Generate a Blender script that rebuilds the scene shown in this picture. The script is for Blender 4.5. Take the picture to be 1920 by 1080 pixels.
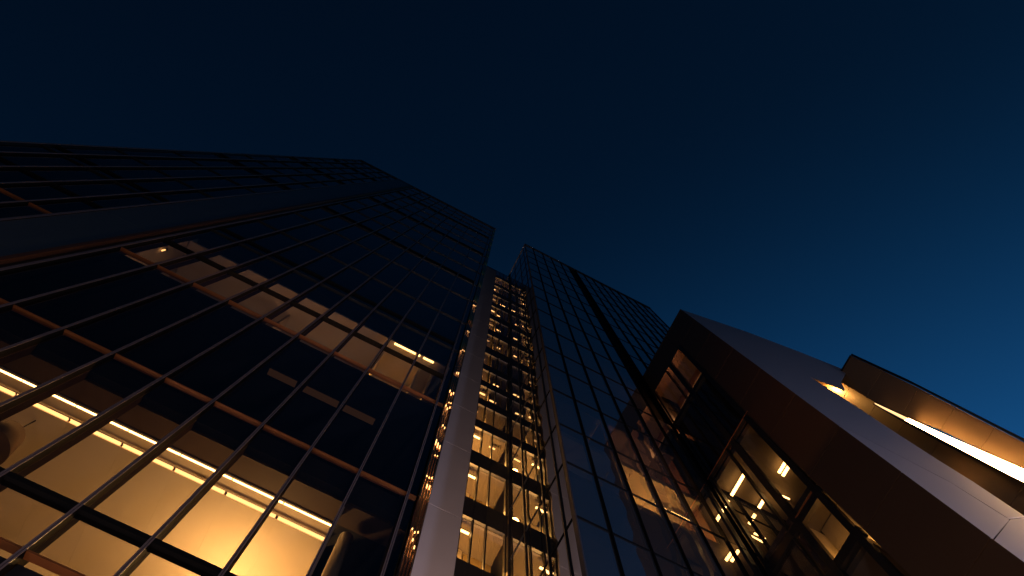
import bpy, bmesh, math, random
from mathutils import Vector, Matrix

# ------------------------------------------------------------------ scene
for o in list(bpy.data.objects):
    bpy.data.objects.remove(o)
SC = bpy.context.scene
COL = SC.collection
RNG = random.Random(7)
S = 6.0            # metres from the camera to the plane of the tower fronts
EYE = 1.6          # eye height


def W(a, b, h):
    """a along the fronts, b away from the camera, h up from the eye (all in units of S)"""
    return Vector((a * S, b * S, EYE + h * S))


def ZH(h):
    return EYE + h * S


# ------------------------------------------------------------------ camera
FPX = 1400.0                                   # focal length for a 1920 px wide frame
ZX, ZY = 958.0, 314.5                          # where the vertical edges converge
zy = math.hypot(ZX - 960, ZY - 540)
roll = math.atan2(ZX - 960, 540 - ZY)
el = math.atan2(FPX, zy)
F = Vector((0, math.cos(el), math.sin(el)))
U = Vector((0, -math.sin(el), math.cos(el)))
R = Vector((1, 0, 0))
c_, s_ = math.cos(roll), math.sin(roll)
R2 = c_ * R + s_ * U
U2 = -s_ * R + c_ * U
TH = 0.482
rot = Matrix.Rotation(-TH, 3, 'Z')
R2, U2, F = rot @ R2, rot @ U2, rot @ F
cam_d = bpy.data.cameras.new('camera')
cam = bpy.data.objects.new('camera', cam_d)
COL.objects.link(cam)
cam_d.sensor_width = 36.0
cam_d.lens = FPX / 1920 * 36.0
cam_d.clip_end = 3000
m = Matrix((R2, U2, -F)).transposed().to_4x4()
m.translation = Vector((0, 0, EYE))
cam.matrix_world = m
SC.camera = cam

# ------------------------------------------------------------------ sky (dusk, sun just under the horizon)
wd = bpy.data.worlds.new('World')
SC.world = wd
wd.use_nodes = True
nt = wd.node_tree
bg = nt.nodes['Background']
sky = nt.nodes.new('ShaderNodeTexSky')
sky.sky_type = 'NISHITA'
sky.sun_disc = False
sky.sun_elevation = math.radians(-3)
sky.sun_rotation = math.radians(55)
sky.ozone_density = 3.0
sky.dust_density = 0.5
tc = nt.nodes.new('ShaderNodeTexCoord')


def wmath(op, a, b=None, clamp=False):
    n = nt.nodes.new('ShaderNodeMath')
    n.operation = op
    n.use_clamp = clamp
    for i, v in enumerate((a, b)):
        if v is None:
            continue
        if isinstance(v, (int, float)):
            n.inputs[i].default_value = v
        else:
            nt.links.new(v, n.inputs[i])
    return n.outputs[0]


def wdot(vec):
    n = nt.nodes.new('ShaderNodeVectorMath')
    n.operation = 'DOT_PRODUCT'
    nt.links.new(tc.outputs['Generated'], n.inputs[0])
    n.inputs[1].default_value = vec
    return n.outputs['Value']


upd = wdot((0, 0, 1))
glow = wdot((0.80, 0.60, 0))
sin2 = wmath('SUBTRACT', 1.0, wmath('MULTIPLY', upd, upd))
gl_ = wmath('POWER', wmath('MAXIMUM', glow, 0.0), 2.4)
lean = wdot((0.75, 0.65, 0))
base = wmath('MAXIMUM', wmath('ADD', 0.48, wmath('MULTIPLY', lean, 0.66)), 0.10)
fac = wmath('ADD', wmath('ADD', base, wmath('MULTIPLY', sin2, 0.15)), wmath('MULTIPLY', gl_, 11.0))
tint = nt.nodes.new('ShaderNodeMix')
tint.data_type = 'RGBA'
tint.blend_type = 'MULTIPLY'
tint.inputs[0].default_value = 1.0
nt.links.new(sky.outputs[0], tint.inputs[6])
tint.inputs[7].default_value = (0.20, 1.24, 1.08, 1)
nt.links.new(tint.outputs[2], bg.inputs[0])
nt.links.new(fac, bg.inputs[1])

# ------------------------------------------------------------------ view
SC.view_settings.view_transform = 'Standard'
SC.view_settings.look = 'None'
SC.view_settings.exposure = 0.0
SC.view_settings.gamma = 1.0
SC.cycles.max_bounces = 8
SC.cycles.transparent_max_bounces = 16
SC.cycles.sample_clamp_indirect = 3.0
SC.cycles.caustics_reflective = False
SC.cycles.caustics_refractive = False


# lamps standing in the street below the frame light the fronts from underneath
def street_light(x, y, z, power, col=(1.0, 0.50, 0.22), size=0.4):
    d = bpy.data.lights.new('street_lamp_light', 'POINT')
    d.energy = power
    d.color = col
    d.shadow_soft_size = size
    o = bpy.data.objects.new('street_lamp_light', d)
    o.location = (x, y, z)
    COL.objects.link(o)


street_light(-8.5, 5.5, 2.0, 80, (1.0, 0.66, 0.52))
street_light(-1.5, 5.6, 2.0, 200, (1.0, 0.66, 0.48))
street_light(4.8, 4.6, 2.0, 300)
# neutral lamps of the plaza behind the camera, and an added unseen spot to brighten the pale flank
street_light(3.0, -3.0, 2.5, 650, (1.0, 0.88, 0.98), 0.5)
street_light(-5.5, 1.5, 2.5, 260, (1.0, 0.80, 0.86), 0.5)
fd = bpy.data.lights.new('flank_fill', 'SPOT')
fd.energy = 2900
fd.color = (0.66, 0.78, 1.25)
fd.spot_size = math.radians(78)
fd.spot_blend = 1.0
fd.shadow_soft_size = 0.4
fo = bpy.data.objects.new('flank_fill', fd)
fo.location = (12.6, -5.6, 2.0)
fo.rotation_euler = (Vector((11.1, 1.5, 10.0)) - Vector((12.6, -5.6, 2.0))).to_track_quat('-Z', 'Y').to_euler()
COL.objects.link(fo)
ol = bpy.data.lights.new('band_fill', 'SPOT')  # added unseen spot, warms the dark cladding band
ol.energy = 6500
ol.color = (1.0, 0.62, 0.30)
ol.spot_size = math.radians(34)
ol.spot_blend = 1.0
ol.shadow_soft_size = 0.3
oo = bpy.data.objects.new('band_fill', ol)
oo.location = (5.4, 4.9, 1.5)
oo.rotation_euler = (Vector((10.2, 2.0, 7.0)) - Vector((5.4, 4.9, 1.5))).to_track_quat('-Z', 'Y').to_euler()
COL.objects.link(oo)
wl = bpy.data.lights.new('pier_fill', 'SPOT')  # added unseen spot, brightens the stone pier from below
wl.energy = 17000
wl.color = (1.0, 0.70, 0.62)
wl.spot_size = math.radians(24)
wl.spot_blend = 0.7
wl.shadow_soft_size = 0.2
wo = bpy.data.objects.new('pier_fill', wl)
wo.location = (2.5, 6.7, 2.0)
wo.rotation_euler = (Vector((2.35, 9.1, 15.5)) - Vector((2.5, 6.7, 2.0))).to_track_quat('-Z', 'Y').to_euler()
COL.objects.link(wo)


def room_light(name, p, power, col=(1.0, 0.50, 0.12), size=0.15):
    d = bpy.data.lights.new(name, 'POINT')
    d.energy = power
    d.color = col
    d.shadow_soft_size = size
    o = bpy.data.objects.new(name, d)
    o.location = p
    COL.objects.link(o)
    return o


# ------------------------------------------------------------------ materials
def new_mat(name):
    mt = bpy.data.materials.new(name)
    mt.use_nodes = True
    return mt, mt.node_tree, mt.node_tree.nodes['Principled BSDF']


def surf(name, col, rough=0.5, metal=0.0, var=0.15, scale=1.2, rvar=0.1, bump=0.0, spec=0.5, stretch=(1, 1, 1)):
    mt, t, p = new_mat(name)
    co = t.nodes.new('ShaderNodeTexCoord')
    mp = t.nodes.new('ShaderNodeMapping')
    mp.inputs['Scale'].default_value = stretch
    t.links.new(co.outputs['Object'], mp.inputs[0])
    nz = t.nodes.new('ShaderNodeTexNoise')
    nz.inputs['Scale'].default_value = scale
    nz.inputs['Detail'].default_value = 6
    t.links.new(mp.outputs[0], nz.inputs['Vector'])
    cr = t.nodes.new('ShaderNodeMix')
    cr.data_type = 'RGBA'
    cr.inputs[6].default_value = tuple(c * (1 - var) for c in col) + (1,)
    cr.inputs[7].default_value = tuple(min(1, c * (1 + var)) for c in col) + (1,)
    t.links.new(nz.outputs['Fac'], cr.inputs[0])
    t.links.new(cr.outputs[2], p.inputs['Base Color'])
    mr = t.nodes.new('ShaderNodeMapRange')
    mr.inputs['To Min'].default_value = max(0.02, rough - rvar)
    mr.inputs['To Max'].default_value = min(1, rough + rvar)
    t.links.new(nz.outputs['Fac'], mr.inputs['Value'])
    t.links.new(mr.outputs[0], p.inputs['Roughness'])
    p.inputs['Metallic'].default_value = metal
    p.inputs['Specular IOR Level'].default_value = spec
    if bump:
        b = t.nodes.new('ShaderNodeBump')
        b.inputs['Strength'].default_value = bump
        b.inputs['Distance'].default_value = 0.02
        t.links.new(nz.outputs['Fac'], b.inputs['Height'])
        t.links.new(b.outputs[0], p.inputs['Normal'])
    return mt


def glass(name, tint=(0.55, 0.52, 0.48), f0=0.1, gloss=(0.95, 0.97, 1.0), wav=0.015, wscale=0.5, dirt=0.02, dcol=(0.33, 0.34, 0.38)):
    """coated facade glass: see-through with a mirror reflection that grows towards grazing angles"""
    mt = bpy.data.materials.new(name)
    mt.use_nodes = True
    t = mt.node_tree
    t.nodes.remove(t.nodes['Principled BSDF'])
    out = t.nodes['Material Output']
    tr = t.nodes.new('ShaderNodeBsdfTransparent')
    tr.inputs[0].default_value = tint + (1,)
    gl = t.nodes.new('ShaderNodeBsdfGlossy')
    gl.inputs['Color'].default_value = gloss + (1,)
    gl.inputs['Roughness'].default_value = 0.0
    lw = t.nodes.new('ShaderNodeLayerWeight')
    lw.inputs['Blend'].default_value = 0.5
    pw = t.nodes.new('ShaderNodeMath')
    pw.operation = 'POWER'
    t.links.new(lw.outputs['Facing'], pw.inputs[0])
    pw.inputs[1].default_value = 5.0
    fr = t.nodes.new('ShaderNodeMath')
    fr.operation = 'MULTIPLY_ADD'
    t.links.new(pw.outputs[0], fr.inputs[0])
    fr.inputs[1].default_value = 1.0 - f0
    fr.inputs[2].default_value = f0
    co = t.nodes.new('ShaderNodeTexCoord')
    nz = t.nodes.new('ShaderNodeTexNoise')
    nz.inputs['Scale'].default_value = wscale
    nz.inputs['Detail'].default_value = 1
    t.links.new(co.outputs['Object'], nz.inputs['Vector'])
    bp = t.nodes.new('ShaderNodeBump')
    bp.inputs['Strength'].default_value = 1.0
    bp.inputs['Distance'].default_value = wav
    t.links.new(nz.outputs['Fac'], bp.inputs['Height'])
    t.links.new(bp.outputs[0], gl.inputs['Normal'])
    mx = t.nodes.new('ShaderNodeMixShader')
    t.links.new(fr.outputs[0], mx.inputs[0])
    t.links.new(tr.outputs[0], mx.inputs[1])
    t.links.new(gl.outputs[0], mx.inputs[2])
    df = t.nodes.new('ShaderNodeBsdfDiffuse')
    df.inputs[0].default_value = dcol + (1,)
    m2 = t.nodes.new('ShaderNodeMixShader')
    m2.inputs[0].default_value = dirt
    t.links.new(mx.outputs[0], m2.inputs[1])
    t.links.new(df.outputs[0], m2.inputs[2])
    t.links.new(m2.outputs[0], out.inputs[0])
    return mt


def lamp_mat(name, col=(1.0, 0.62, 0.26), strength=6.0):
    mt = bpy.data.materials.new(name)
    mt.use_nodes = True
    t = mt.node_tree
    t.nodes.remove(t.nodes['Principled BSDF'])
    e = t.nodes.new('ShaderNodeEmission')
    e.inputs[0].default_value = col + (1,)
    e.inputs[1].default_value = strength
    t.links.new(e.outputs[0], t.nodes['Material Output'].inputs[0])
    return mt


M = {}
M['mullion'] = surf('mullion_metal', (0.21, 0.165, 0.182), 0.5, 0.2, 0.12, 2.0)
M['post'] = surf('grey_post', (0.07, 0.062, 0.075), 0.6, 0.0, 0.12, 2.0)
M['leg'] = surf('brown_leg', (0.014, 0.008, 0.005), 0.9, 0.0, 0.15, 2.0, spec=0.02)
M['bronze'] = surf('lit_bronze_trim', (0.52, 0.18, 0.060), 0.36, 0.6, 0.2, 3.0)  # bronze with the orange street glow put into its base colour
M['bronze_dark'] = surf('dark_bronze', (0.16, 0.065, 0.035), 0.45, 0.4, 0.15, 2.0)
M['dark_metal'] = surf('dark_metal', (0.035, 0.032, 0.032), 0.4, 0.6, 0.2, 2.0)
M['black'] = surf('dark_lining', (0.010, 0.010, 0.011), 0.8, 0.0, 0.2, 1.0, spec=0.03)
M['fin'] = surf('polished_bronze', (0.70, 0.36, 0.18), 0.20, 1.0, 0.15, 1.6, 0.08, bump=1.0, stretch=(5, 5, 1.2))
M['stone'] = surf('pale_stone', (0.46, 0.40, 0.40), 0.55, 0.0, 0.08, 0.9, 0.08)
M['strip_panel'] = surf('satin_panel', (0.13, 0.16, 0.19), 0.36, 0.5, 0.08, 0.5, 0.05)
M['concrete'] = surf('slab_edge', (0.10, 0.09, 0.085), 0.8, 0.0, 0.15, 1.5)
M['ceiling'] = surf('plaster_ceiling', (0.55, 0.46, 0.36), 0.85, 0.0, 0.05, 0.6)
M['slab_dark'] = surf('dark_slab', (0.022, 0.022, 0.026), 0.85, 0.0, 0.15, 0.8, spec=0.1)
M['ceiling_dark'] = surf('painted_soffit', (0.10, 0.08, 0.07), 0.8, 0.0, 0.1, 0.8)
M['soffit_tan'] = surf('tan_soffit', (0.19, 0.14, 0.09), 0.7, 0.0, 0.1, 0.8)
M['wall'] = surf('plaster_wall', (0.50, 0.42, 0.33), 0.85, 0.0, 0.06, 0.7)
M['wood'] = surf('timber_lining', (0.20, 0.10, 0.05), 0.5, 0.0, 0.3, 2.5, stretch=(1, 1, 6))
M['margin'] = surf('brown_margin', (0.060, 0.034, 0.022), 0.6, 0.0, 0.15, 1.0)
M['curtain'] = surf('woven_curtain', (0.34, 0.24, 0.10), 0.9, 0.0, 0.10, 1.5, stretch=(2, 2, 0.3))
M['core'] = surf('core_wall', (0.03, 0.028, 0.03), 0.8, 0.0, 0.2, 0.6)
M['clad_dark'] = surf('dark_cladding', (0.13, 0.070, 0.038), 0.42, 0.25, 0.10, 0.8, 0.05)
M['clad_light'] = surf('pale_cladding', (0.58, 0.54, 0.61), 0.40, 0.25, 0.05, 0.7, 0.05)
M['clad_bronze'] = surf('bronze_cladding', (0.42, 0.25, 0.13), 0.42, 0.35, 0.10, 0.9, 0.06)
M['glass'] = glass('facade_glass', (0.66, 0.61, 0.56), 0.11, dirt=0.005)
M['glass_blue'] = glass('mirror_glass', (0.75, 0.68, 0.60), 0.66, gloss=(1, 1, 1), dirt=0.10)
M['glass_side'] = glass('side_glass', (0.35, 0.33, 0.30), 0.72, wav=0.010, dirt=0.0)
M['glass_clear'] = glass('clear_glass', (0.85, 0.80, 0.72), 0.06)
M['lamp'] = lamp_mat('lamp_diffuser', (1.0, 0.55, 0.18), 9.0)
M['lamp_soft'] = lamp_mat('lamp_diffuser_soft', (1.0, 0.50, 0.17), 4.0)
M['lamp_end'] = lamp_mat('lamp_strip_end', (1.0, 0.58, 0.24), 1.9)
M['lamp_faint'] = lamp_mat('lamp_diffuser_faint', (1.0, 0.50, 0.17), 0.9)
M['patch_dim'] = lamp_mat('patch_glow_dim', (1.0, 0.45, 0.22), 0.035)  # faint emission for the brown light patches, no lamp
M['lamp_strip'] = lamp_mat('lamp_strip', (1.0, 0.56, 0.19), 55.0)
M['lamp_cove'] = lamp_mat('lamp_cove', (1.0, 0.56, 0.19), 16.0)
M['paving'] = surf('granite_paving', (0.16, 0.15, 0.145), 0.7, 0.0, 0.2, 0.8)
M['shade'] = surf('fabric_shade', (0.10, 0.06, 0.035), 0.9, 0.0, 0.1, 3.0)


# ------------------------------------------------------------------ mesh helpers
class MB:
    def __init__(self):
        self.v, self.f = [], []

    def quad(self, *pts):
        i = len(self.v)
        self.v += [Vector(p) for p in pts]
        self.f.append(tuple(range(i, i + len(pts))))
        return self

    def hexa(self, p):
        i = len(self.v)
        self.v += [Vector(q) for q in p]
        for f in ((0, 3, 2, 1), (4, 5, 6, 7), (0, 1, 5, 4), (1, 2, 6, 5), (2, 3, 7, 6), (3, 0, 4, 7)):
            self.f.append(tuple(i + k for k in f))
        return self

    def box(self, x0, x1, y0, y1, z0, z1):
        return self.hexa([(x0, y0, z0), (x1, y0, z0), (x1, y1, z0), (x0, y1, z0),
                          (x0, y0, z1), (x1, y0, z1), (x1, y1, z1), (x0, y1, z1)])

    def abox(self, a0, a1, b0, b1, h0, h1):
        return self.box(a0 * S, a1 * S, b0 * S, b1 * S, ZH(h0), ZH(h1))

    def slab(self, pts, d):
        """polygon thickened by the vector d"""
        n = len(pts)
        i = len(self.v)
        self.v += [Vector(p) for p in pts] + [Vector(p) + Vector(d) for p in pts]
        self.f.append(tuple(range(i, i + n)))
        self.f.append(tuple(range(i + 2 * n - 1, i + n - 1, -1)))
        for k in range(n):
            k2 = (k + 1) % n
            self.f.append((i + k, i + n + k, i + n + k2, i + k2))
        return self

    def tube(self, p, q, r, seg=8, r2=None):
        p, q = Vector(p), Vector(q)
        r2 = r if r2 is None else r2
        d = (q - p).normalized()
        x = d.orthogonal().normalized()
        y = d.cross(x)
        i = len(self.v)
        for c, rr in ((p, r), (q, r2)):
            for k in range(seg):
                t = 2 * math.pi * k / seg
                self.v.append(c + rr * (math.cos(t) * x + math.sin(t) * y))
        for k in range(seg):
            k2 = (k + 1) % seg
            self.f.append((i + k, i + k2, i + seg + k2, i + seg + k))
        self.f.append(tuple(i + k for k in range(seg - 1, -1, -1)))
        self.f.append(tuple(i + seg + k for k in range(seg)))
        return self

    def build(self, name, mat, parent=None, smooth=False, bevel=0.0, fixn=True):
        me = bpy.data.meshes.new(name)
        ctr = Vector((0, 0, 0))
        if self.v:
            lo = Vector((min(v.x for v in self.v), min(v.y for v in self.v), min(v.z for v in self.v)))
            hi = Vector((max(v.x for v in self.v), max(v.y for v in self.v), max(v.z for v in self.v)))
            ctr = (lo + hi) / 2
            ctr.z = lo.z
        me.from_pydata([v - ctr for v in self.v], [], self.f)
        if fixn:
            bm = bmesh.new()
            bm.from_mesh(me)
            bmesh.ops.recalc_face_normals(bm, faces=bm.faces)
            if bevel:
                bmesh.ops.bevel(bm, geom=list(bm.edges), offset=bevel, segments=1, affect='EDGES')
            bm.to_mesh(me)
            bm.free()
        if smooth:
            for p in me.polygons:
                p.use_smooth = len(p.vertices) == 4
        me.materials.append(mat)
        o = bpy.data.objects.new(name, me)
        COL.objects.link(o)
        o.location = ctr
        if parent:
            o.parent = parent
            o.matrix_parent_inverse = Matrix.Translation(PW(parent)).inverted()
        WORLDLOC[o.name] = ctr
        return o


WORLDLOC = {}


def PW(o):
    return WORLDLOC.get(o.name, o.location)


def thing(name, loc, label, cat, group=None):
    o = bpy.data.objects.new(name, None)
    o.location = loc
    COL.objects.link(o)
    o['label'] = label
    o['category'] = cat
    if group:
        o['group'] = group
    WORLDLOC[o.name] = Vector(loc)
    return o


def tag(o, label=None, cat=None, group=None, kind=None):
    if label:
        o['label'] = label
    if cat:
        o['category'] = cat
    if group:
        o['group'] = group
    if kind:
        o['kind'] = kind
    return o


def pane(x0, x1, y, z0, z1, n=(0, -1), jit=0.0012):
    """one sheet of glass facing -y, set a hair out of true as real panes are"""
    w, h = x1 - x0, z1 - z0
    tx, tz = RNG.uniform(-jit, jit) * w, RNG.uniform(-jit, jit) * h
    return [(x0, y - tx - tz, z0), (x1, y + tx - tz, z0), (x1, y + tx + tz, z1), (x0, y - tx + tz, z1)]


# ------------------------------------------------------------------ ground
MB().box(-150, 150, -150, 150, -0.5, 0.0).build('plaza_ground', M['paving'])
bpy.data.objects['plaza_ground']['kind'] = 'structure'

# ================================================================== LEFT TOWER
LF = [-0.26, 0.40, 1.25, 2.118, 3.008, 3.93, 4.65, 5.46, 6.20, 6.93, 7.60, 8.27, 8.94, 9.61, 10.28, 10.95, 11.60]
ROOF = 12.22
TR = {1.25: 1.417, 3.008: 3.385, 3.93: 4.05, 6.20: 6.32, 8.27: 8.40, 10.28: 10.41}     # intermediate rails
AM1 = [-2.215, -2.10, -1.957, -1.81, -1.657, -1.541]
AM2 = [-1.262] + [-1.10 + 0.158 * i for i in range(9)]
ACOR = 0.236
LT = thing('glass_tower', W(-1.0, 2.0, -EYE / S),
           'tall dark glass office tower filling the left of the view, two lower storeys lit gold', 'tower')
BG = 1.0 + 0.035 / S          # glass plane a little behind the mullion faces

# mullions: outer fin, groove and inner leg in one profile
for a in AM1 + AM2:
    w = 0.025 if a not in (-2.215, -1.541, -1.262) else 0.036
    x = a * S
    b = MB()
    y = S
    zt = ZH(ROOF)
    b.box(x - w, x - 0.005, y - 0.040, y - 0.028, 0.0, zt)
    b.box(x + 0.005, x + w, y - 0.040, y - 0.028, 0.0, zt)
    mu = b.build('mullion', M['mullion'], LT)
    MB().box(x - w * 0.93, x + w * 0.93, y - 0.0275, y + 0.075, 0.0, zt - 0.01).build('gasket', M['black'], mu)
    MB().box(x - w * 0.9, x + w * 0.9, y + 0.0755, y + 0.27, 0.0, zt - 0.02).build('inner_leg', M['leg'], mu)

# floor rails
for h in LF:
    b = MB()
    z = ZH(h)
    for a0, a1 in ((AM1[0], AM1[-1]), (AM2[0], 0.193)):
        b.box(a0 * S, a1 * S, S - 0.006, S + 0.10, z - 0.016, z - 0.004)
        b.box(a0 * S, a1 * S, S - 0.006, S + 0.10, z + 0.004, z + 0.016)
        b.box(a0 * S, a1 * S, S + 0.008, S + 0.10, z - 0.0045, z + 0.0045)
    b.build('transom', M['bronze'] if h < 3.1 else M['dark_metal'], LT)  # lower rails carry the street glow in their colour, upper ones stay dark
for h0, h in TR.items():
    z = ZH(h)
    w = 0.05 if h < 2 else 0.018
    b = MB()
    for a0, a1 in ((AM1[0], AM1[-1]), (AM2[0], 0.17)):
        b.box(a0 * S, a1 * S, S - 0.03, S + 0.11, z - w, z + w)
    b.build('transom', M['black'], LT)

# slabs
CE = 0.118      # depth of a floor construction
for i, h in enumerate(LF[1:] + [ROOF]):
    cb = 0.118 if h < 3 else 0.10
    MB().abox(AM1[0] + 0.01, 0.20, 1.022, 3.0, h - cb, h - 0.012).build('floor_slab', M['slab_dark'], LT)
MB().abox(AM1[0] + 0.02, 0.21, 1.75, 1.80, -0.26, ROOF - .15).build('core_wall', M['core'], LT)
MB().abox(AM1[0] - 0.006, AM1[0] + 0.006, 1.0, 3.0, -0.266, ROOF).build('side_wall', M['dark_metal'], LT)
MB().abox(ACOR - 0.012, ACOR, 1.03, 3.0, -0.266, ROOF).build('side_wall', M['dark_metal'], LT)
pb = MB().abox(AM1[0] - 0.008, ACOR + 0.002, 0.992, 1.03, ROOF + 0.002, ROOF + 0.09).build('parapet', M['dark_metal'], LT)
MB().abox(AM1[0], ACOR - .002, 1.031, 3.0, ROOF + 0.004, ROOF + 0.03).build('roof', M['dark_metal'], LT)

# windows, one sheet per bay and storey: the lowest and nearest ones as parts
cells = []
levels = LF + [ROOF]
for i in range(2, len(levels) - 1):
    h0, h1 = levels[i], levels[i + 1]
    spl = TR.get(h0)
    for arr in (AM1, AM2):
        for k in range(len(arr) - 1):
            a0, a1 = arr[k], arr[k + 1]
            rows = [(h0, h1)] if not spl else [(h0, spl), (spl, h1)]
            for r0, r1 in rows:
                ac = (a0 + a1) / 2
                hc = (r0 + r1) / 2
                area = (a1 - a0) * (r1 - r0) / (ac * ac + 1 + hc * hc) ** 1.5
                # far left columns are out of frame low down
                if ac / hc < -0.66:
                    area *= 0.01
                cells.append((area, a0, a1, r0, r1))
    cells.append((0.0005, AM2[-1], 0.196, h0, h1))
cells.sort(reverse=True)


def wpane(b, c):
    _, a0, a1, r0, r1 = c
    b.quad(*pane(a0 * S + 0.02, a1 * S - 0.02, BG * S, ZH(r0) + 0.03, ZH(r1) - 0.03))


for c in cells[:96]:
    b = MB()
    wpane(b, c)
    b.build('window', M['glass'], LT, fixn=False)
b = MB()
for c in cells[96:]:
    wpane(b, c)
tag(b.build('window', M['glass'], LT, fixn=False), kind='stuff')

# solid panel band between the two bays of glass
jo = [0.2, 1.05, 1.75, 2.47, 3.36, 4.25, 5.1, 6.0, 6.9, 7.8, 8.7, 9.6, 10.5, 11.4, ROOF]
for k in range(len(jo) - 1):
    MB().box(-1.541 * S + 0.045, -1.315 * S, S - 0.012, S + 0.06, ZH(jo[k]) + 0.008, ZH(jo[k + 1]) - 0.008) \
        .build('facade_panel', M['strip_panel'], LT)
MB().abox(-1.536, -1.30, 1.012, 1.03, -0.26, ROOF).build('panel_backing', M['black'], LT)
b = MB()
b.box(-1.313 * S, -1.295 * S, S - 0.09, S + 0.07, 0, ZH(ROOF))
b.build('edge_trim', M['bronze_dark'], LT)
MB().box(-1.293 * S, -1.27 * S, S + 0.02, S + 0.07, 0, ZH(ROOF)).build('reveal', M['dark_metal'], LT)

# bronze fins at the right hand corner
zs = [0.0] + [ZH(h) for h in LF[1:]] + [ZH(ROOF)]
for k, a in enumerate((0.2005, 0.2095, 0.2185, 0.2275)):
    b = MB()
    for z0, z1 in zip(zs[:-1], zs[1:]):
        r = 0.026
        x = a * S
        dx = RNG.uniform(-0.004, 0.004)
        b.tube((x + dx, S - 0.02 + 0.012 * k, z0 + 0.006), (x - dx, S - 0.02 + 0.012 * k, z1 - 0.006), r, 14)
    b.build('corner_fin', M['fin'], LT, smooth=True)
MB().abox(0.1965, 0.2345, 1.006, 1.028, -0.266, ROOF).build('fin_backing', M['dark_metal'], LT)

# ---- lit storey (first row): room behind the lowest row of glass
h_c = 2.0
MB().abox(-2.2, 0.20, 1.045, 1.112, h_c - 0.016, h_c - 0.0005).build('ceiling_margin', M['margin'], LT)
MB().abox(-2.19, 0.0, 1.70, 1.72, 1.25, 1.998).build('back_wall', M['wall'], LT)
MB().abox(0.004, 0.014, 1.055, 1.085, 1.26, 1.998).abox(0.004, 0.014, 1.21, 1.74, 1.26, 1.998).build('partition_wall', M['wall'], LT)
for i in range(0, 7):
    a0, a1 = AM2[1] + 0.158 * i + 0.006, AM2[1] + 0.158 * (i + 1) + 0.006
    a0 = max(a0, -1.60)
    t = thing('cove_light', W((a0 + a1) / 2, 1.15, h_c),
              'long warm cove light in the lowest lit storey', 'ceiling light', 'cove lights of the lowest lit storey')
    MB().abox(a0 + 0.002, a1 - 0.002, 1.1195, 1.133, h_c - 0.006, h_c - 0.001).build('diffuser', M['lamp_cove'], t)
    b = MB()
    b.abox(a0, a1, 1.114, 1.119, h_c - 0.020, h_c - 0.001)
    b.abox(a0, a1, 1.164, 1.168, h_c - 0.012, h_c - 0.001)
    b.build('housing', M['wall'], t)
    b = MB()
    b.abox(a0 + 0.004, a1 - 0.004, 1.1685, 1.1735, h_c - 0.010, h_c - 0.0015)
    b.abox(a0 + 0.004, a1 - 0.004, 1.177, 1.1805, h_c - 0.010, h_c - 0.0015)
    b.build('slot_diffuser', M['lamp_soft'], t)
room_light('uplighter', W(-0.19, 1.39, 1.80), 290, (1.0, 0.57, 0.19))
room_light('uplighter', W(-0.62, 1.50, 1.60), 20)
room_light('uplighter', W(-1.15, 1.50, 1.60), 22)
for i in range(-5, 8):
    a0, a1 = AM2[1] + 0.158 * i + 0.006, AM2[1] + 0.158 * (i + 1) + 0.006
    a1 = min(a1, 0.0035)
    if a1 - a0 < 0.02:
        continue
    MB().abox(a0 + 0.0001, a1 - 0.0001, 1.1335, 1.1635, h_c - 0.005, h_c - 0.0015).build('cove_panel', M['ceiling'], LT)
    MB().abox(a0 + 0.0001, a1 - 0.0001, 1.184, 1.44, h_c - 0.008, h_c - 0.002).abox(a0 + 0.0001, a1 - 0.0001, 1.4403, 1.70, h_c - 0.008, h_c - 0.002) \
        .build('ceiling_panel', M['ceiling'], LT)
    if i % 2 == 0:
        MB().tube(W(a0 + 0.05, 1.40, h_c - 0.016), W(a0 + 0.05, 1.40, h_c - 0.008), 0.03, 10).build('sprinkler', M['dark_metal'], LT)
t = thing('downlight', W(-0.70, 1.41, h_c - .012), 'small round downlight in the gold ceiling at lower left', 'ceiling light')
MB().tube(W(-0.70, 1.41, h_c - .012), W(-0.70, 1.41, h_c - .008), 0.04, 14).build('diffuser', M['lamp_soft'], t)
MB().tube(W(-0.70, 1.41, h_c - .0105), W(-0.70, 1.41, h_c - .0078), 0.055, 14).build('rim', M['wall'], t)
# drum shade hanging near the left edge
t = thing('pendant_lamp', W(-0.84, 1.22, 1.85), 'dark tapered pendant shade behind the lit glass at the far left', 'pendant lamp')
p0 = W(-0.86, 1.22, 1.80)
MB().tube(p0 + Vector((0, 0, 0.55)), p0, 0.22, 28, 0.34).build('shade', M['shade'], t, smooth=True)
MB().tube(p0 + Vector((0, 0, 0.54)), W(-0.86, 1.22, h_c), 0.012, 6).build('rod', M['dark_metal'], t)
# curved column in the dark bay beyond the partition
MB().tube(W(0.056, 1.125, 1.25), W(0.056, 1.125, 1.96), 0.12, 28).build('column', M['ceiling'], LT, smooth=True)

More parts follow.
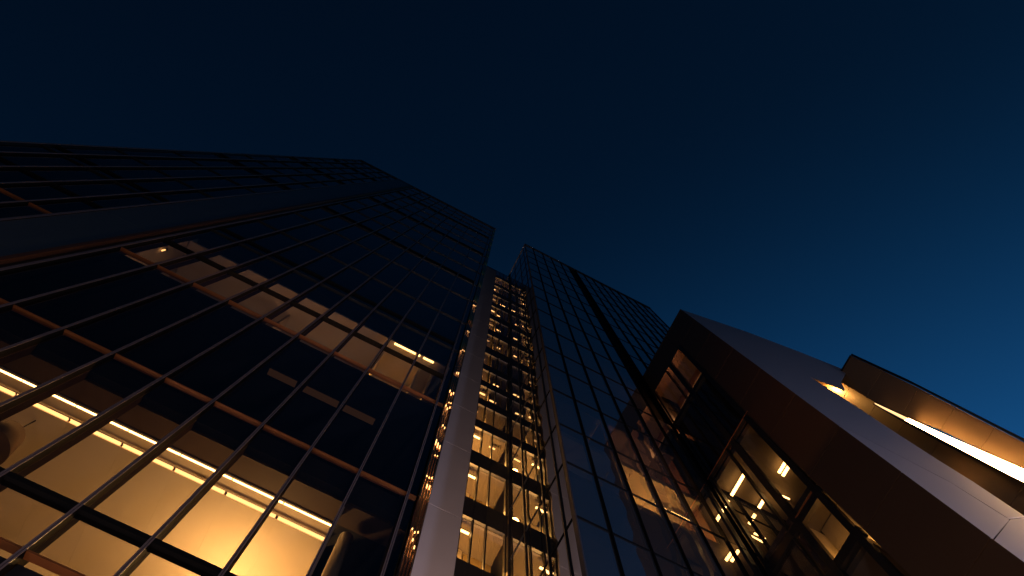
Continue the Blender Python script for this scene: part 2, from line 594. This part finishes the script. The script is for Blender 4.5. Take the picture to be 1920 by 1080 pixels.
# ---- second lit storey
h2 = 3.83
MB().abox(-1.26, 0.19, 1.24, 1.26, 3.01, 3.82).build('back_wall', M['wall'], LT)
MB().abox(-1.27, -1.262, 1.05, 1.26, 3.01, 3.825).build('partition_wall', M['wall'], LT)
for a in (-0.66, -0.155, 0.045, 0.115):
    d = 1.16 if a < -0.3 else 1.10
    MB().abox(a - 0.005, a + 0.005, d, 1.25, 3.01, 3.80).build('partition_wall', M['wall'], LT)
h2c = 3.70
MB().abox(-1.255, 0.185, 1.045, 1.235, h2c, h2c + 0.02).build('ceiling', M['ceiling'], LT)
for a0, a1, lab in ((-0.125, -0.006, 'longer warm tube light by the corner of the second lit storey'),
                    (0.004, 0.020, 'stub of warm tube light between two longer ones, second lit storey'),
                    (0.038, 0.095, 'short warm tube light nearest the bronze corner, second lit storey')):
    t = thing('tube_light', W((a0 + a1) / 2, 1.052, h2c), lab, 'ceiling light', 'tube lights of the second lit storey')
    MB().abox(a0, a1, 1.047, 1.057, h2c - 0.008, h2c - 0.004).build('diffuser', M['lamp'], t)
    MB().abox(a0 - .001, a1 + .001, 1.046, 1.058, h2c - 0.004, h2c - 0.0005).build('housing', M['dark_metal'], t)
t = thing('wall_lamp', W(-1.245, 1.06, 3.42), 'small warm wall lamp at the left end of the second lit storey', 'wall lamp')
MB().tube(W(-1.25, 1.06, 3.40), W(-1.25, 1.06, 3.43), 0.022, 12).build('diffuser', M['lamp_soft'], t)
MB().tube(W(-1.25, 1.06, 3.431), W(-1.25, 1.06, 3.445), 0.045, 12).build('cap', M['dark_metal'], t)
room_light('room_lamp', W(-0.07, 1.18, 3.30), 42)
room_light('room_lamp', W(-0.85, 1.20, 3.25), 26, (1.0, 0.55, 0.28))
room_light('room_lamp', W(-0.50, 1.20, 3.25), 26, (1.0, 0.55, 0.28))
room_light('room_lamp', W(-0.27, 1.20, 3.25), 26, (1.0, 0.55, 0.26))
room_light('room_lamp', W(0.08, 1.14, 3.3), 8)

# brown light patches put in as glowing panels, dark storey between the lit ones
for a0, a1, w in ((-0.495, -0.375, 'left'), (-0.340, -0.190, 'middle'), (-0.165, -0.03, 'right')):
    t = thing('glow_patch', W((a0 + a1) / 2, 1.155, 2.88), 'dim brown glowing light patch, %s of three in the dark storey' % w,
              'ceiling light', 'dim glowing patches in the dark storey')
    MB().abox(a0, a1, 1.138, 1.166, 2.882, 2.886).build('diffuser', M['patch_dim'], t)
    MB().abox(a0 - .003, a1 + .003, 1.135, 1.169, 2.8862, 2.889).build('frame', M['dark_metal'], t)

# ================================================================== LINK BUILDING
BL = 1.54
LK = thing('link_building', W(0.6, 2.0, -EYE / S), 'narrow lit glass link recessed between the towers beside its pale stone pier', 'building')
lamps_l = [0.55, 0.95, 1.35, 1.73, 2.10, 2.507, 2.90, 3.20, 3.49, 3.78, 4.12, 4.60, 5.10, 5.60, 6.10, 6.60, 7.1, 7.6]
HROOF = ROOF / BL
k_ = BL
# pale pier, panel by panel
pj = [-0.17, 0.35, 0.75, 1.2, 1.64, 2.08, 2.595, 3.03, 3.48, 3.93, 4.38, 4.83, 5.28, 5.73, 6.18, 6.63, 7.08, 7.45]
for k in range(len(pj) - 1):
    MB().box(0.262 * S, 0.3385 * BL * S, BL * S - 0.16, BL * S - 0.02, ZH(pj[k] * BL) + 0.009, ZH(pj[k + 1] * BL) - 0.009) \
        .build('pier_panel', M['stone'], LK, bevel=0.003)
MB().box(0.27 * S, 0.3385 * BL * S - 0.012, BL * S - 0.10, BL * S + 0.5, 0, ZH(7.5 * BL)).build('pier_core', M['black'], LK)
MB().box(0.24 * S, 0.775 * S, BL * S + 0.02, BL * S + 6, ZH(7.45 * BL) + 0.2, ZH(7.66 * BL)).build('roof', M['dark_metal'], LK)
A0, A1 = 0.3385 * BL, 0.768
MB().abox(A0 - 0.05, A1, BL + 0.35, BL + 0.37, -0.26, 7.4 * BL).build('back_wall', M['curtain'], LK)
posts = [A0 + 0.006, A0 + 0.066, A0 + 0.135, A1 - 0.012]
for a in posts:
    MB().box(a * S - 0.022, a * S + 0.022, BL * S - 0.05, BL * S + 0.06, 0, ZH(7.45 * BL)).build('mullion', M['dark_metal'], LK)
for i in range(len(lamps_l) - 1):
    hl = lamps_l[i] * BL                      # lamp level
    step = (lamps_l[i + 1] - lamps_l[i]) * BL
    # ceiling just above lamp, slab up to the next floor
    hc = hl + 0.10 * step
    top = hl + 0.42 * step
    MB().abox(A0, A1, BL + 0.012, BL + 0.36, hc, top).build('floor_slab', M['ceiling_dark'], LK)
    MB().box(A0 * S, A1 * S, BL * S - 0.03, BL * S + 0.068, ZH(hc) + 0.02, ZH(top)).build('spandrel', M['dark_metal'], LK)
    # tall glass sheets per bay
    if lamps_l[i] > 1.6:
        for q in range(len(posts) - 1):
            b = MB()
            b.quad(*pane(posts[q] * S + 0.022, posts[q + 1] * S - 0.022, BL * S, ZH(top), ZH(hl + step) + 0.1 * step))
            b.build('window', M['glass_clear'], LK, fixn=False)
    # partition behind the first bay and its bright lamp
    bright = lamps_l[i] < 3.3 or RNG.random() < 0.5
    if lamps_l[i] > 2.0:
        MB().abox(A0 - 0.048, A0 - 0.042, BL + 0.03, BL + 0.165, top - step if i else 0, hc - 0.002).build('partition_wall', M['wall'], LK)
        MB().abox(A0 + 0.10, A1, BL + 0.17, BL + 0.178, top - step, hc - 0.002).build('curtain', M['curtain'], LK)
        MB().abox(A0 - 0.04, A0 + 0.09, BL + 0.16, BL + 0.17, top - step, hc - 0.002).build('room_wall', M['wall'], LK)
        low = lamps_l[i] < 2.95
        if not low:
            MB().abox(A0 + 0.094, A0 + 0.099, BL + 0.03, BL + 0.165, top - step, hc - 0.002).build('partition_wall', M['wall'], LK)
        x1 = 0.068 if low else RNG.choice((0.03, 0.05, 0.068))
        lm = M['lamp'] if low else RNG.choice((M['lamp_soft'], M['lamp_faint'], M['lamp_faint']))
        t = thing('linear_light', W(A0 + 0.04, BL + 0.04, hl),
                  'warm linear light beside the pale pier', 'ceiling light', 'linear lights in the link rooms beside the pier')
        MB().abox(A0 - 0.01, A0 + x1, BL + 0.035, BL + 0.045, hl - 0.004, hl + 0.004).build('diffuser', lm, t)
        MB().abox(A0 - 0.012, A0 + x1 + .002, BL + 0.033, BL + 0.047, hl + 0.0042, hl + 0.008).build('housing', M['dark_metal'], t)
        if i in (6, 8, 9, 11, 12, 13, 14):
            c0 = RNG.uniform(0.11, 0.15)
            c1 = c0 + RNG.uniform(0.03, 0.08)
            t = thing('linear_light', W(A0 + (c0 + c1) / 2, BL + 0.06, hl), 'warm linear light deeper in the link, away from the pier', 'ceiling light', 'linear lights deeper in the link')
            MB().abox(A0 + c0, A0 + c1, BL + 0.055, BL + 0.063, hl - 0.004, hl + 0.003).build('diffuser', M['lamp_soft'], t)
            MB().abox(A0 + c0 - .002, A0 + c1 + .002, BL + 0.053, BL + 0.065, hl + 0.0032, hl + 0.008).build('housing', M['dark_metal'], t)
        pw = 300 if low else RNG.uniform(15, 110)
        room_light('room_lamp', W(A0 + 0.045, BL + 0.10, hl - 0.35 * step), pw)
        room_light('room_lamp', W(A0 + 0.17, BL + 0.09, hl - 0.30 * step), 45 if low else RNG.choice((0.3, 1, 2, 4, 14, 30)))

# glints between the left tower's bronze fins, put in as glowing slivers
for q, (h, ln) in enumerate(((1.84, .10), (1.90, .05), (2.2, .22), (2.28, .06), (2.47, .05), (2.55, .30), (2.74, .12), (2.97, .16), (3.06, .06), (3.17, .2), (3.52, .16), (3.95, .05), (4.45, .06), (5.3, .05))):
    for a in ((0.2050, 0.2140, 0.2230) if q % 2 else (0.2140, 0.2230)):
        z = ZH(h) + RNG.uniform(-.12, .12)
        t = thing('fin_glint', (a * S, S - 0.035, z), 'small amber glowing glint between the bronze corner fins', 'glowing glint', 'glowing glints between the bronze fins')
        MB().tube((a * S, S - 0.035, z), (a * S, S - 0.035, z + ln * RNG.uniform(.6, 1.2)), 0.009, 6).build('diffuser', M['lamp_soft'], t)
        MB().box(a * S - .008, a * S + .008, S - .025, S + .03, z, z + 0.02).build('glint_bracket', M['dark_metal'], t)

# ================================================================== RIGHT TOWER
RT = thing('glass_tower', W(2.0, 2.2, -EYE / S), 'blue glass tower with sharp corner and dark groove, right of the lit link', 'tower')
RF = [-0.26, 0.40, 1.02, 1.55, 2.07, 2.55, 3.06, 3.55, 4.14, 4.68, 5.17, 5.88, 6.60, 7.28, 7.95, 8.62, 9.3, 10.0, 10.7, 11.45]
AR1 = [0.769, 0.924, 1.095, 1.255, 1.43, 1.575]
AR2 = [1.705 + 0.1565 * k for k in range(10)]
for a in AR1 + AR2:
    x = a * S
    w = 0.015
    zt = ZH(ROOF)
    b = MB()
    if a == AR1[0]:
        b.box(x - 0.01, x + 0.028, S - 0.05, S + 0.05, 0, zt)
        b.build('corner_post', M['post'], RT)
        continue
    b.box(x - w, x - 0.006, S - 0.025, S + 0.02, 0, zt)
    b.box(x + 0.006, x + w, S - 0.025, S + 0.02, 0, zt)
    b.box(x - 0.0065, x + 0.0065, S - 0.01, S + 0.02, 0, zt)
    b.box(x - w * .9, x + w * .9, S + 0.0205, S + 0.16, 0, zt - 0.02)
    b.build('mullion', M['black'], RT)
for h in RF:
    b = MB()
    z = ZH(h)
    b.box(AR1[0] * S + 0.051, AR1[-1] * S, S + 0.008, S + 0.06, z - 0.014, z + 0.014)
    b.box(AR2[0] * S, AR2[-1] * S, S + 0.012, S + 0.06, z - 0.012, z + 0.012)
    b.build('transom', M['black'], RT)
b = MB()
b.abox(1.585, 1.70, 1.02, 1.05, -0.266, ROOF - .01)
b.build('reveal', M['black'], RT)
for h in RF[1:] + [ROOF]:
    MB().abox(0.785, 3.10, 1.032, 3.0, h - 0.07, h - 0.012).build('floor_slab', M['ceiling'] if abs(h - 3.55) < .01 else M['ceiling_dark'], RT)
MB().abox(0.80, 3.1, 1.42, 1.45, -0.26, ROOF - .15).build('core_wall', M['core'], RT)
MB().abox(3.108, 3.118, 1.0, 3.0, -0.266, ROOF).build('side_wall', M['dark_metal'], RT)
MB().abox(0.765, 3.12, 0.992, 1.03, ROOF + 0.002, ROOF + 0.07).build('parapet', M['dark_metal'], RT)
MB().abox(0.765, 3.12, 1.031, 3.0, ROOF + 0.004, ROOF + 0.03).build('roof', M['dark_metal'], RT)
cells = []
lv = RF + [ROOF]
for i in range(3, len(lv) - 1):
    for arr in (AR1, AR2):
        for k in range(len(arr) - 1):
            a0, a1 = arr[k], arr[k + 1]
            ac, hc = (a0 + a1) / 2, (lv[i] + lv[i + 1]) / 2
            vis = ac < 1.7 or hc > 3.5 * ac
            cells.append((((a1 - a0) * (lv[i + 1] - lv[i]) / (ac * ac + 1 + hc * hc) ** 1.5) * (1 if vis else 0.02), a0, a1, lv[i], lv[i + 1]))
cells.sort(reverse=True)


def rpane(b, c):
    _, a0, a1, r0, r1 = c
    b.quad(*pane(a0 * S + 0.015, a1 * S - 0.015, BG * S, ZH(r0) + 0.02, ZH(r1) - 0.02, jit=0.0008))


for c in cells[:96]:
    b = MB()
    rpane(b, c)
    b.build('window', M['glass_blue'], RT, fixn=False)
b = MB()
for c in cells[96:]:
    rpane(b, c)
tag(b.build('window', M['glass_blue'], RT, fixn=False), kind='stuff')

for z0, z1 in zip(RF[3:9], RF[4:10]):
    b = MB()
    b.quad(*pane(1.590 * S, 1.697 * S, BG * S, ZH(z0) + 0.02, ZH(z1) - 0.02, jit=0.0008))
    b.build('window', M['glass_blue'], RT, fixn=False)

# side wall towards the link: mirror glass, posts and tie rods
xs = 0.769 * S + 0.03
for k, bb in enumerate((1.012, 1.075, 1.20, 1.373, 1.53)):
    y = bb * S
    MB().box(xs - 0.035, xs + 0.06, y - 0.022, y + 0.022, 0, ZH(ROOF) - 0.02).build('side_post', M['dark_metal'], RT)
for z0, z1 in zip([ZH(h) for h in RF[3:]], [ZH(h) for h in RF[4:] + [ROOF]]):
    for b0, b1 in zip((1.012, 1.075, 1.20, 1.373), (1.075, 1.20, 1.373, 1.53)):
        j = RNG.uniform(-0.002, 0.002)
        j2 = RNG.uniform(-0.002, 0.002)
        MB().quad((xs - j, b1 * S - 0.022, z0 + 0.01), (xs + j, b0 * S + 0.022, z0 + 0.01),
                  (xs + j + j2, b0 * S + 0.022, z1 - 0.01), (xs - j + j2, b1 * S - 0.022, z1 - 0.01)) \
            .build('side_window', M['glass_side'], RT, fixn=False)
for h in RF[2:]:
    MB().box(xs - 0.022, xs + 0.03, 1.02 * S, 1.525 * S, ZH(h) - 0.010, ZH(h) + 0.010).build('side_rail', M['black'], RT)

# lit room low in the right tower
hr = 3.475
MB().abox(1.10, 1.105, 1.04, 1.41, 2.56, hr).build('partition_wall', M['wall'], RT)
MB().abox(1.095, 1.1, 1.04, 1.41, 3.56, 4.05).build('partition_wall', M['wood'], RT)
MB().abox(1.57, 1.575, 1.05, 1.41, 2.56, 4.05).build('partition_wall', M['wood'], RT)
MB().abox(1.105, 1.57, 1.36, 1.37, 2.56, hr).build('room_wall', M['wall'], RT)
for a0, a1, lab in ((1.365, 1.43, 'short warm tube light behind the mirror glass above the dark groove'),
                    (1.455, 1.60, 'longer warm tube light behind the mirror glass next to the dark groove')):
    bb = 1.125
    t = thing('tube_light', W((a0 + a1) / 2, bb, 3.44), lab, 'ceiling light', 'tube lights in the right tower')
    MB().abox(a0, a1, bb - .005, bb + .005, 3.428, 3.436).build('diffuser', M['lamp'], t)
    MB().abox(a0 - .002, a1 + .002, bb - .007, bb + .007, 3.4362, 3.446).build('housing', M['dark_metal'], t)
room_light('room_lamp', W(1.32, 1.2, 3.05), 900)
room_light('room_lamp', W(1.33, 1.2, 3.72), 160, (1.0, 0.45, 0.18))

# ================================================================== FOREGROUND BUILDING (right)
FB = thing('foreground_building', W(2.1, 0.65, -EYE / S),
           'angular dark brown clad building at right with pale slanted flank and glass bay', 'building')
AF = 1.70


def bA(h):
    return 0.270 + 0.0175 * h


def bB(h):
    return 0.5175 + 0.0175 * h


HT = 5.80
hj = [-0.266, 0.55, 1.03, 1.51, 1.995, 2.482, 2.97, 3.45, 3.94, 4.43, 4.92, 5.36, HT]
g = 0.018 / S
for k in range(len(hj) - 1):
    h0, h1 = hj[k] + g, hj[k + 1] - g
    pts = [W(AF, bA(h0), h0), W(AF, bB(h0), h0), W(AF, bB(h1), h1), W(AF, bA(h1), h1)]
    MB().slab(pts, (0.08, 0, 0)).build('cladding_panel', M['clad_dark'], FB)
MB().slab([W(AF + .012, bA(-.266) + .012, -.266), W(AF + .012, bB(-.266), -.266), W(AF + .012, bB(HT) + 0, HT), W(AF + .012, bA(HT) + .012, HT)],
          (0.3, 0, 0)).build('wall_backing', M['black'], FB)
# head panel over the glass
MB().slab([W(AF, bB(5.36) + .002, 5.36), W(AF, 0.993, 5.36), W(AF, 0.993, HT), W(AF, bB(HT) + .002, HT)], (0.4, 0, 0)) \
    .build('head_panel', M['clad_dark'], FB)
MB().slab([W(AF - .004, bA(HT), HT), W(AF - .004, 0.994, HT), W(AF + 0.5, 0.994, HT), W(AF + 0.5, bA(HT), HT)], (0, 0, 0.05)) \
    .build('roof', M['dark_metal'], FB)

# glass bay
mb_ = [0.0]
bms = [(0.592, 0.014), (0.742, 0.016), (0.80, 0.005), (0.975, 0.007)]
for bb, w in bms:
    MB().abox(AF - 0.006, AF + 0.02, bb - w, bb + w, -0.266, 5.36).build('mullion', M['dark_metal'], FB)
trs = [1.3, 1.9, 2.51, 2.86, 3.80, 4.655]
for h in trs:
    w = 0.004 if h == 3.80 else 0.028
    MB().abox(AF - 0.004, AF + 0.022, 0.57, 0.992, h - w, h + w).build('transom', M['dark_metal'], FB)
MB().abox(AF - 0.0075, AF - 0.0045, 0.56, 0.992, 3.797, 3.803).build('transom_trim', M['bronze'], FB)
MB().abox(AF - 0.0075, AF - 0.0045, 0.606, 0.735, 2.884, 2.892).build('transom_trim', M['bronze'], FB)
bs = [0.575, 0.592, 0.742, 0.80, 0.975]
hs = [-0.2, 0.6] + trs + [5.36]
for i in range(1, len(bs) - 1):
    for j in range(len(hs) - 1):
        x = AF * S + 0.03
        jj = RNG.uniform(-.002, .002)
        MB().quad((x - jj, bs[i + 1] * S - .03, ZH(hs[j]) + .03), (x + jj, bs[i] * S + .03, ZH(hs[j]) + .03),
                  (x + jj, bs[i] * S + .03, ZH(hs[j + 1]) - .03), (x - jj, bs[i + 1] * S - .03, ZH(hs[j + 1]) - .03)) \
            .build('window', M['glass_clear'], FB, fixn=False)
# inside of the bay
for h, mt in ((1.3, 'ceiling_dark'), (2.50, 'ceiling_dark'), (3.0, 'ceiling_dark'), (3.80, 'soffit_tan'), (4.66, 'black'), (5.45, 'ceiling_dark')):
    MB().abox(AF + 0.025, 2.9, 0.58, 0.99, h - 0.05, h - 0.012).build('floor_slab', M[mt], FB)
MB().abox(2.6, 2.62, 0.56, 0.99, -0.26, 5.4).build('back_wall', M['wood'], FB)
MB().abox(AF + 0.03, 2.6, 0.560, 0.566, -0.26, 5.4).build('side_wall', M['ceiling_dark'], FB)
MB().abox(AF + 0.028, AF + 0.16, 0.748, 0.754, 2.49, 2.90).build('partition_wall', M['wall'], FB)
MB().abox(AF + 0.15, AF + 0.156, 0.567, 0.7475, 2.49, 2.94).build('blind', M['wall'], FB)
MB().abox(AF + 0.20, 1.91, 0.567, 0.985, 4.67, 5.38).build('timber_screen', M['wood'], FB)
MB().abox(AF + 0.185, AF + 0.199, 0.57, 0.98, 4.93, 5.02).abox(AF + 0.185, AF + 0.199, 0.57, 0.98, 5.16, 5.23).build('batten', M['wall'], FB)
room_light('room_lamp', W(AF + .06, 0.62, 2.52), 85, size=0.04)
room_light('room_lamp', W(1.78, 0.80, 4.95), 60, (1.0, 0.42, 0.16), 0.03)
room_light('room_lamp', W(1.85, 0.85, 2.2), 5, (1.0, 0.45, 0.15))

tubes = [((1.817, 0.86), (1.817, 0.99), 'long warm tube light, leftmost in the dark glass bay'),
         ((1.976, 0.685), (1.976, 0.768), 'inner tube of the bright pair high in the glass bay'),
         ((2.003, 0.691), (2.003, 0.773), 'outer tube of the bright pair high in the glass bay'),
         ((1.981, 0.922), (1.981, 0.985), 'short single tube light beside the thick post of the glass bay'),
         ((1.998, 0.872), (2.10, 0.869), 'thin crosswise tube light below the bright pair'),
         ((2.03, 0.888), (2.10, 0.890), 'short crosswise tube light, lower of two')]
for (p, q, lab) in tubes:
    hh = 3.72
    t = thing('tube_light', W((p[0] + q[0]) / 2, (p[1] + q[1]) / 2, hh), lab, 'ceiling light', 'tube lights in the glass bay')
    r = 0.0085 if p[0] == q[0] else 0.004
    MB().tube(W(p[0], p[1], hh), W(q[0], q[1], hh), r * S, 10).build('diffuser', M['lamp'], t, smooth=True)
    MB().tube(W(p[0], p[1], hh + .012), W(q[0], q[1], hh + .012), 0.025, 6).build('housing', M['dark_metal'], t)

# pale slanted flank: folded plane from the front edge back over the slot
wd_ = Vector((0.866, -0.5, 0))


def onflank(ah, bh):
    """point of the flank plane met by the sight line with slopes ah, bh (plane through the leaning front edge)"""
    # edge: (AF, bA(h)); plane: a = AF + .866 s, b = bA(h) - .5 s
    # a = ah*h, b = bh*h ; s = (ah*h-AF)/.866 ; bh*h = .27+.0175h - .57737*(ah*h-AF)
    h = (0.27 + 0.57737 * AF) / (bh - 0.0175 + 0.57737 * ah)
    return ah * h, bh * h, h


FL = {}
for nm, ah, bh in (('sil1', .3885, .0503), ('sil2', .4682, .0416), ('sil3', .5290, .0360), ('u1', .5400, .0355), ('u0', .5400, .0520), ('u2', .5520, .0602),
                   ('tip', .4978, .0656), ('s1', .5607, .0713), ('s2', .6522, .0811), ('s3', .7206, .0876), ('s4', .7833, .0925), ('s5', .8771, .1030), ('s6', 1.2, .137)):
    FL[nm] = W(*onflank(ah, bh))
hb = 1.3
botA = W(AF, bA(hb), hb)
topA = W(AF, bA(HT), HT)
joint = [W(AF, bA(3.04), 3.04), W(*onflank(.7529, .1077)), W(*onflank(.8589, .1165)), W(*onflank(.8838, .1175))]
nrm = Vector((0.5, 0.866, 0)) * 0.025
low = [botA, FL['s6'], FL['s5'], FL['s4'], FL['s3'], FL['s2'], FL['s1'], FL['tip']]
# three plates separated by narrow joints
j0, j1, j2, j3 = joint
up = Vector((0, 0, 0.026))
MB().slab([j0 + up, j1 + up, j2 + up, FL['s5'], FL['s4'], FL['s3'], FL['s2'], FL['s1'], FL['tip'], FL['u2'], FL['u0'], FL['u1'], FL['sil3'], FL['sil2'], FL['sil1'], topA], nrm) \
    .build('flank_panel', M['clad_light'], FB)
jA = W(AF, bA(1.985), 1.985)
MB().slab([j0 - up, jA + up, j2 - up * 1.2 - wd_ * .012, j1 - up], nrm).build('flank_panel', M['clad_light'], FB)
MB().slab([jA - up, botA, FL['s6'], FL['s5'] - up * 2, j2 + wd_ * .012 - up], nrm).build('flank_panel', M['clad_light'], FB)
MB().slab([v + nrm * 1.05 for v in [botA, FL['s6'], FL['s5'], FL['s3'], FL['tip'], FL['u0'], FL['u1'], FL['sil2'], topA]], nrm) \
    .build('flank_backing', M['black'], FB)

# ================================================================== SIDE WING with the glowing slot
SW = thing('side_wing', W(2.1, 0.1, -EYE / S), 'low bronze panelled wing at far right with a glowing vertical slot', 'building')
AW = 2.03
AB = 2.10     # recessed wall behind the slot


def onw(ah, bh, a=AW):
    h = a / ah
    return W(a, bh * h, h)


# box face, panel by panel (joints 0.0605 apart in slope space)
hjw = [1.15, 1.36, 1.57, 1.785, 2.03, 2.245, 2.455, 2.685, 2.95, 3.22]
hjw = [x * AW / 1.72 for x in hjw]


def lerp(tab, h):
    if h <= tab[0][0]:
        (x0, y0), (x1, y1) = tab[0], tab[1]
    elif h >= tab[-1][0]:
        (x0, y0), (x1, y1) = tab[-2], tab[-1]
    else:
        for q in range(len(tab) - 1):
            if tab[q][0] <= h <= tab[q + 1][0]:
                (x0, y0), (x1, y1) = tab[q], tab[q + 1]
                break
    return y0 + (y1 - y0) * (h - x0) / (x1 - x0)


def top_b(h):
    k = AW / 1.74
    return k * lerp([(2.0, .015), (2.25, .019), (2.8, .025), (3.22, .0396)], h / k)


def inner_b(h):
    k = AW / 1.74
    return k * lerp([(2.05, .090), (2.25, .106), (2.46, .1185), (2.67, .140), (2.91, .165), (3.23, .169)], h / k)


for k in range(len(hjw) - 1):
    h0, h1 = hjw[k] + .0015, hjw[k + 1] - .0015
    MB().slab([W(AW, top_b(h0) + .006, h0), W(AW, inner_b(h0), h0), W(AW, inner_b(h1), h1), W(AW, top_b(h1) + .006, h1)], (0.06, 0, 0)) \
        .build('wing_panel', M['clad_bronze'], SW)
ht = hjw[-1]
hq = [1.3] + [AW / 1.74 * q for q in (2.0, 2.25, 2.8)] + [ht]
MB().slab([W(AW + .008, top_b(h) + .008, h) for h in hq] + [W(AW + .008, inner_b(h) - .002, h) for h in [ht] + [AW / 1.74 * q for q in (2.91, 2.67, 2.46, 2.25, 2.05)] + [1.3]], (0.25, 0, 0)).build('wing_core', M['black'], SW)
MB().slab([W(AW - .006, top_b(h) - .006, h) for h in hq] + [W(AW - .006, top_b(h) + .004, h) for h in reversed(hq)], (0.4, 0, 0)).build('edge_trim', M['dark_metal'], SW)
MB().slab([W(AW - .004, top_b(ht) + .0045, ht), W(AW - .004, inner_b(ht), ht), W(AW - .004, inner_b(ht), ht + .012), W(AW - .004, top_b(ht) + .0045, ht + .012)], (0.4, 0, 0)).build('roof_trim', M['dark_metal'], SW)
# recessed bronze panels behind the slot
hk = [1.15, 1.55, 2.0, 2.40, 2.615, 2.83, 3.06, 3.40]
hk = [x * AB / 1.70 for x in hk]


def low_b(h):
    return AB / 2.02 * (.125 + .042 * (h * 2.02 / AB - 2.3))


for k in range(len(hk) - 1):
    h0, h1 = hk[k] + .0015, hk[k + 1] - .0015
    MB().slab([W(AB, low_b(h0), h0), W(AB, .36, h0), W(AB, .36, h1), W(AB, low_b(h1), h1)], (0.05, 0, 0)).build('slot_panel', M['clad_bronze'], SW)
MB().slab([W(AB + .01, low_b(1.3) + .01, 1.3), W(AB + .01, .37, 1.3), W(AB + .01, .37, 4.0), W(AB + .01, low_b(4.0) + .01, 4.0)], (0.1, 0, 0)).build('slot_backing', M['black'], SW)
room_light('slot_fill', W(AB - .035, .255, 3.95), 90, size=0.05)  # added unseen light, brightens the tip of the slot
# the luminous strip
st = thing('light_strip', W(AW + .03, .13, 2.0), 'broad white-hot light strip in the slot of the bronze wing', 'strip light')
pts = [onw(.5975, .0568, AW - .032), onw(.6518, .0545, AW - .032), onw(.7080, .0520, AW - .032), onw(.7738, .0480, AW - .032), onw(.8371, .0440, AW - .032), onw(1.1, .030, AW - .032),
       onw(1.1, .060, AW - .032), onw(.8481, .0600, AW - .032), onw(.7273, .0625, AW - .032), onw(.6472, .0605, AW - .032), onw(.5990, .0580, AW - .032)]
MB().slab([pts[1], pts[2], pts[3], pts[4], pts[5], pts[6], pts[7], pts[8], pts[9]], (0.03, 0, 0)).build('diffuser', M['lamp_strip'], st)
MB().slab([pts[0], pts[1], pts[9], pts[10]], (0.03, 0, 0)).build('end_diffuser', M['lamp_end'], st)
lip = [p for p in (pts[10], pts[9], pts[8], pts[7], pts[6])]  # added plate that keeps the strip's light off the pale flank
MB().slab([lip[0] + Vector((0.32, .012, 0)), lip[1] + Vector((0.32, .012, 0)), lip[2] + Vector((0.32, .012, 0)), lip[3] + Vector((0.32, .012, 0)), lip[4] + Vector((0.32, .012, 0)),
           lip[4] + Vector((-0.16, .012, 0)), lip[3] + Vector((-0.16, .012, 0)), lip[2] + Vector((-0.16, .012, 0)), lip[1] + Vector((-0.10, .012, 0)), lip[0] + Vector((-0.05, .012, 0))],
          (0, 0.02, 0.0)).build('light_shield', M['dark_metal'], st)
MB().slab([p + Vector((0.032, 0, 0)) for p in pts], (0.30, 0, 0)).build('housing', M['dark_metal'], st)
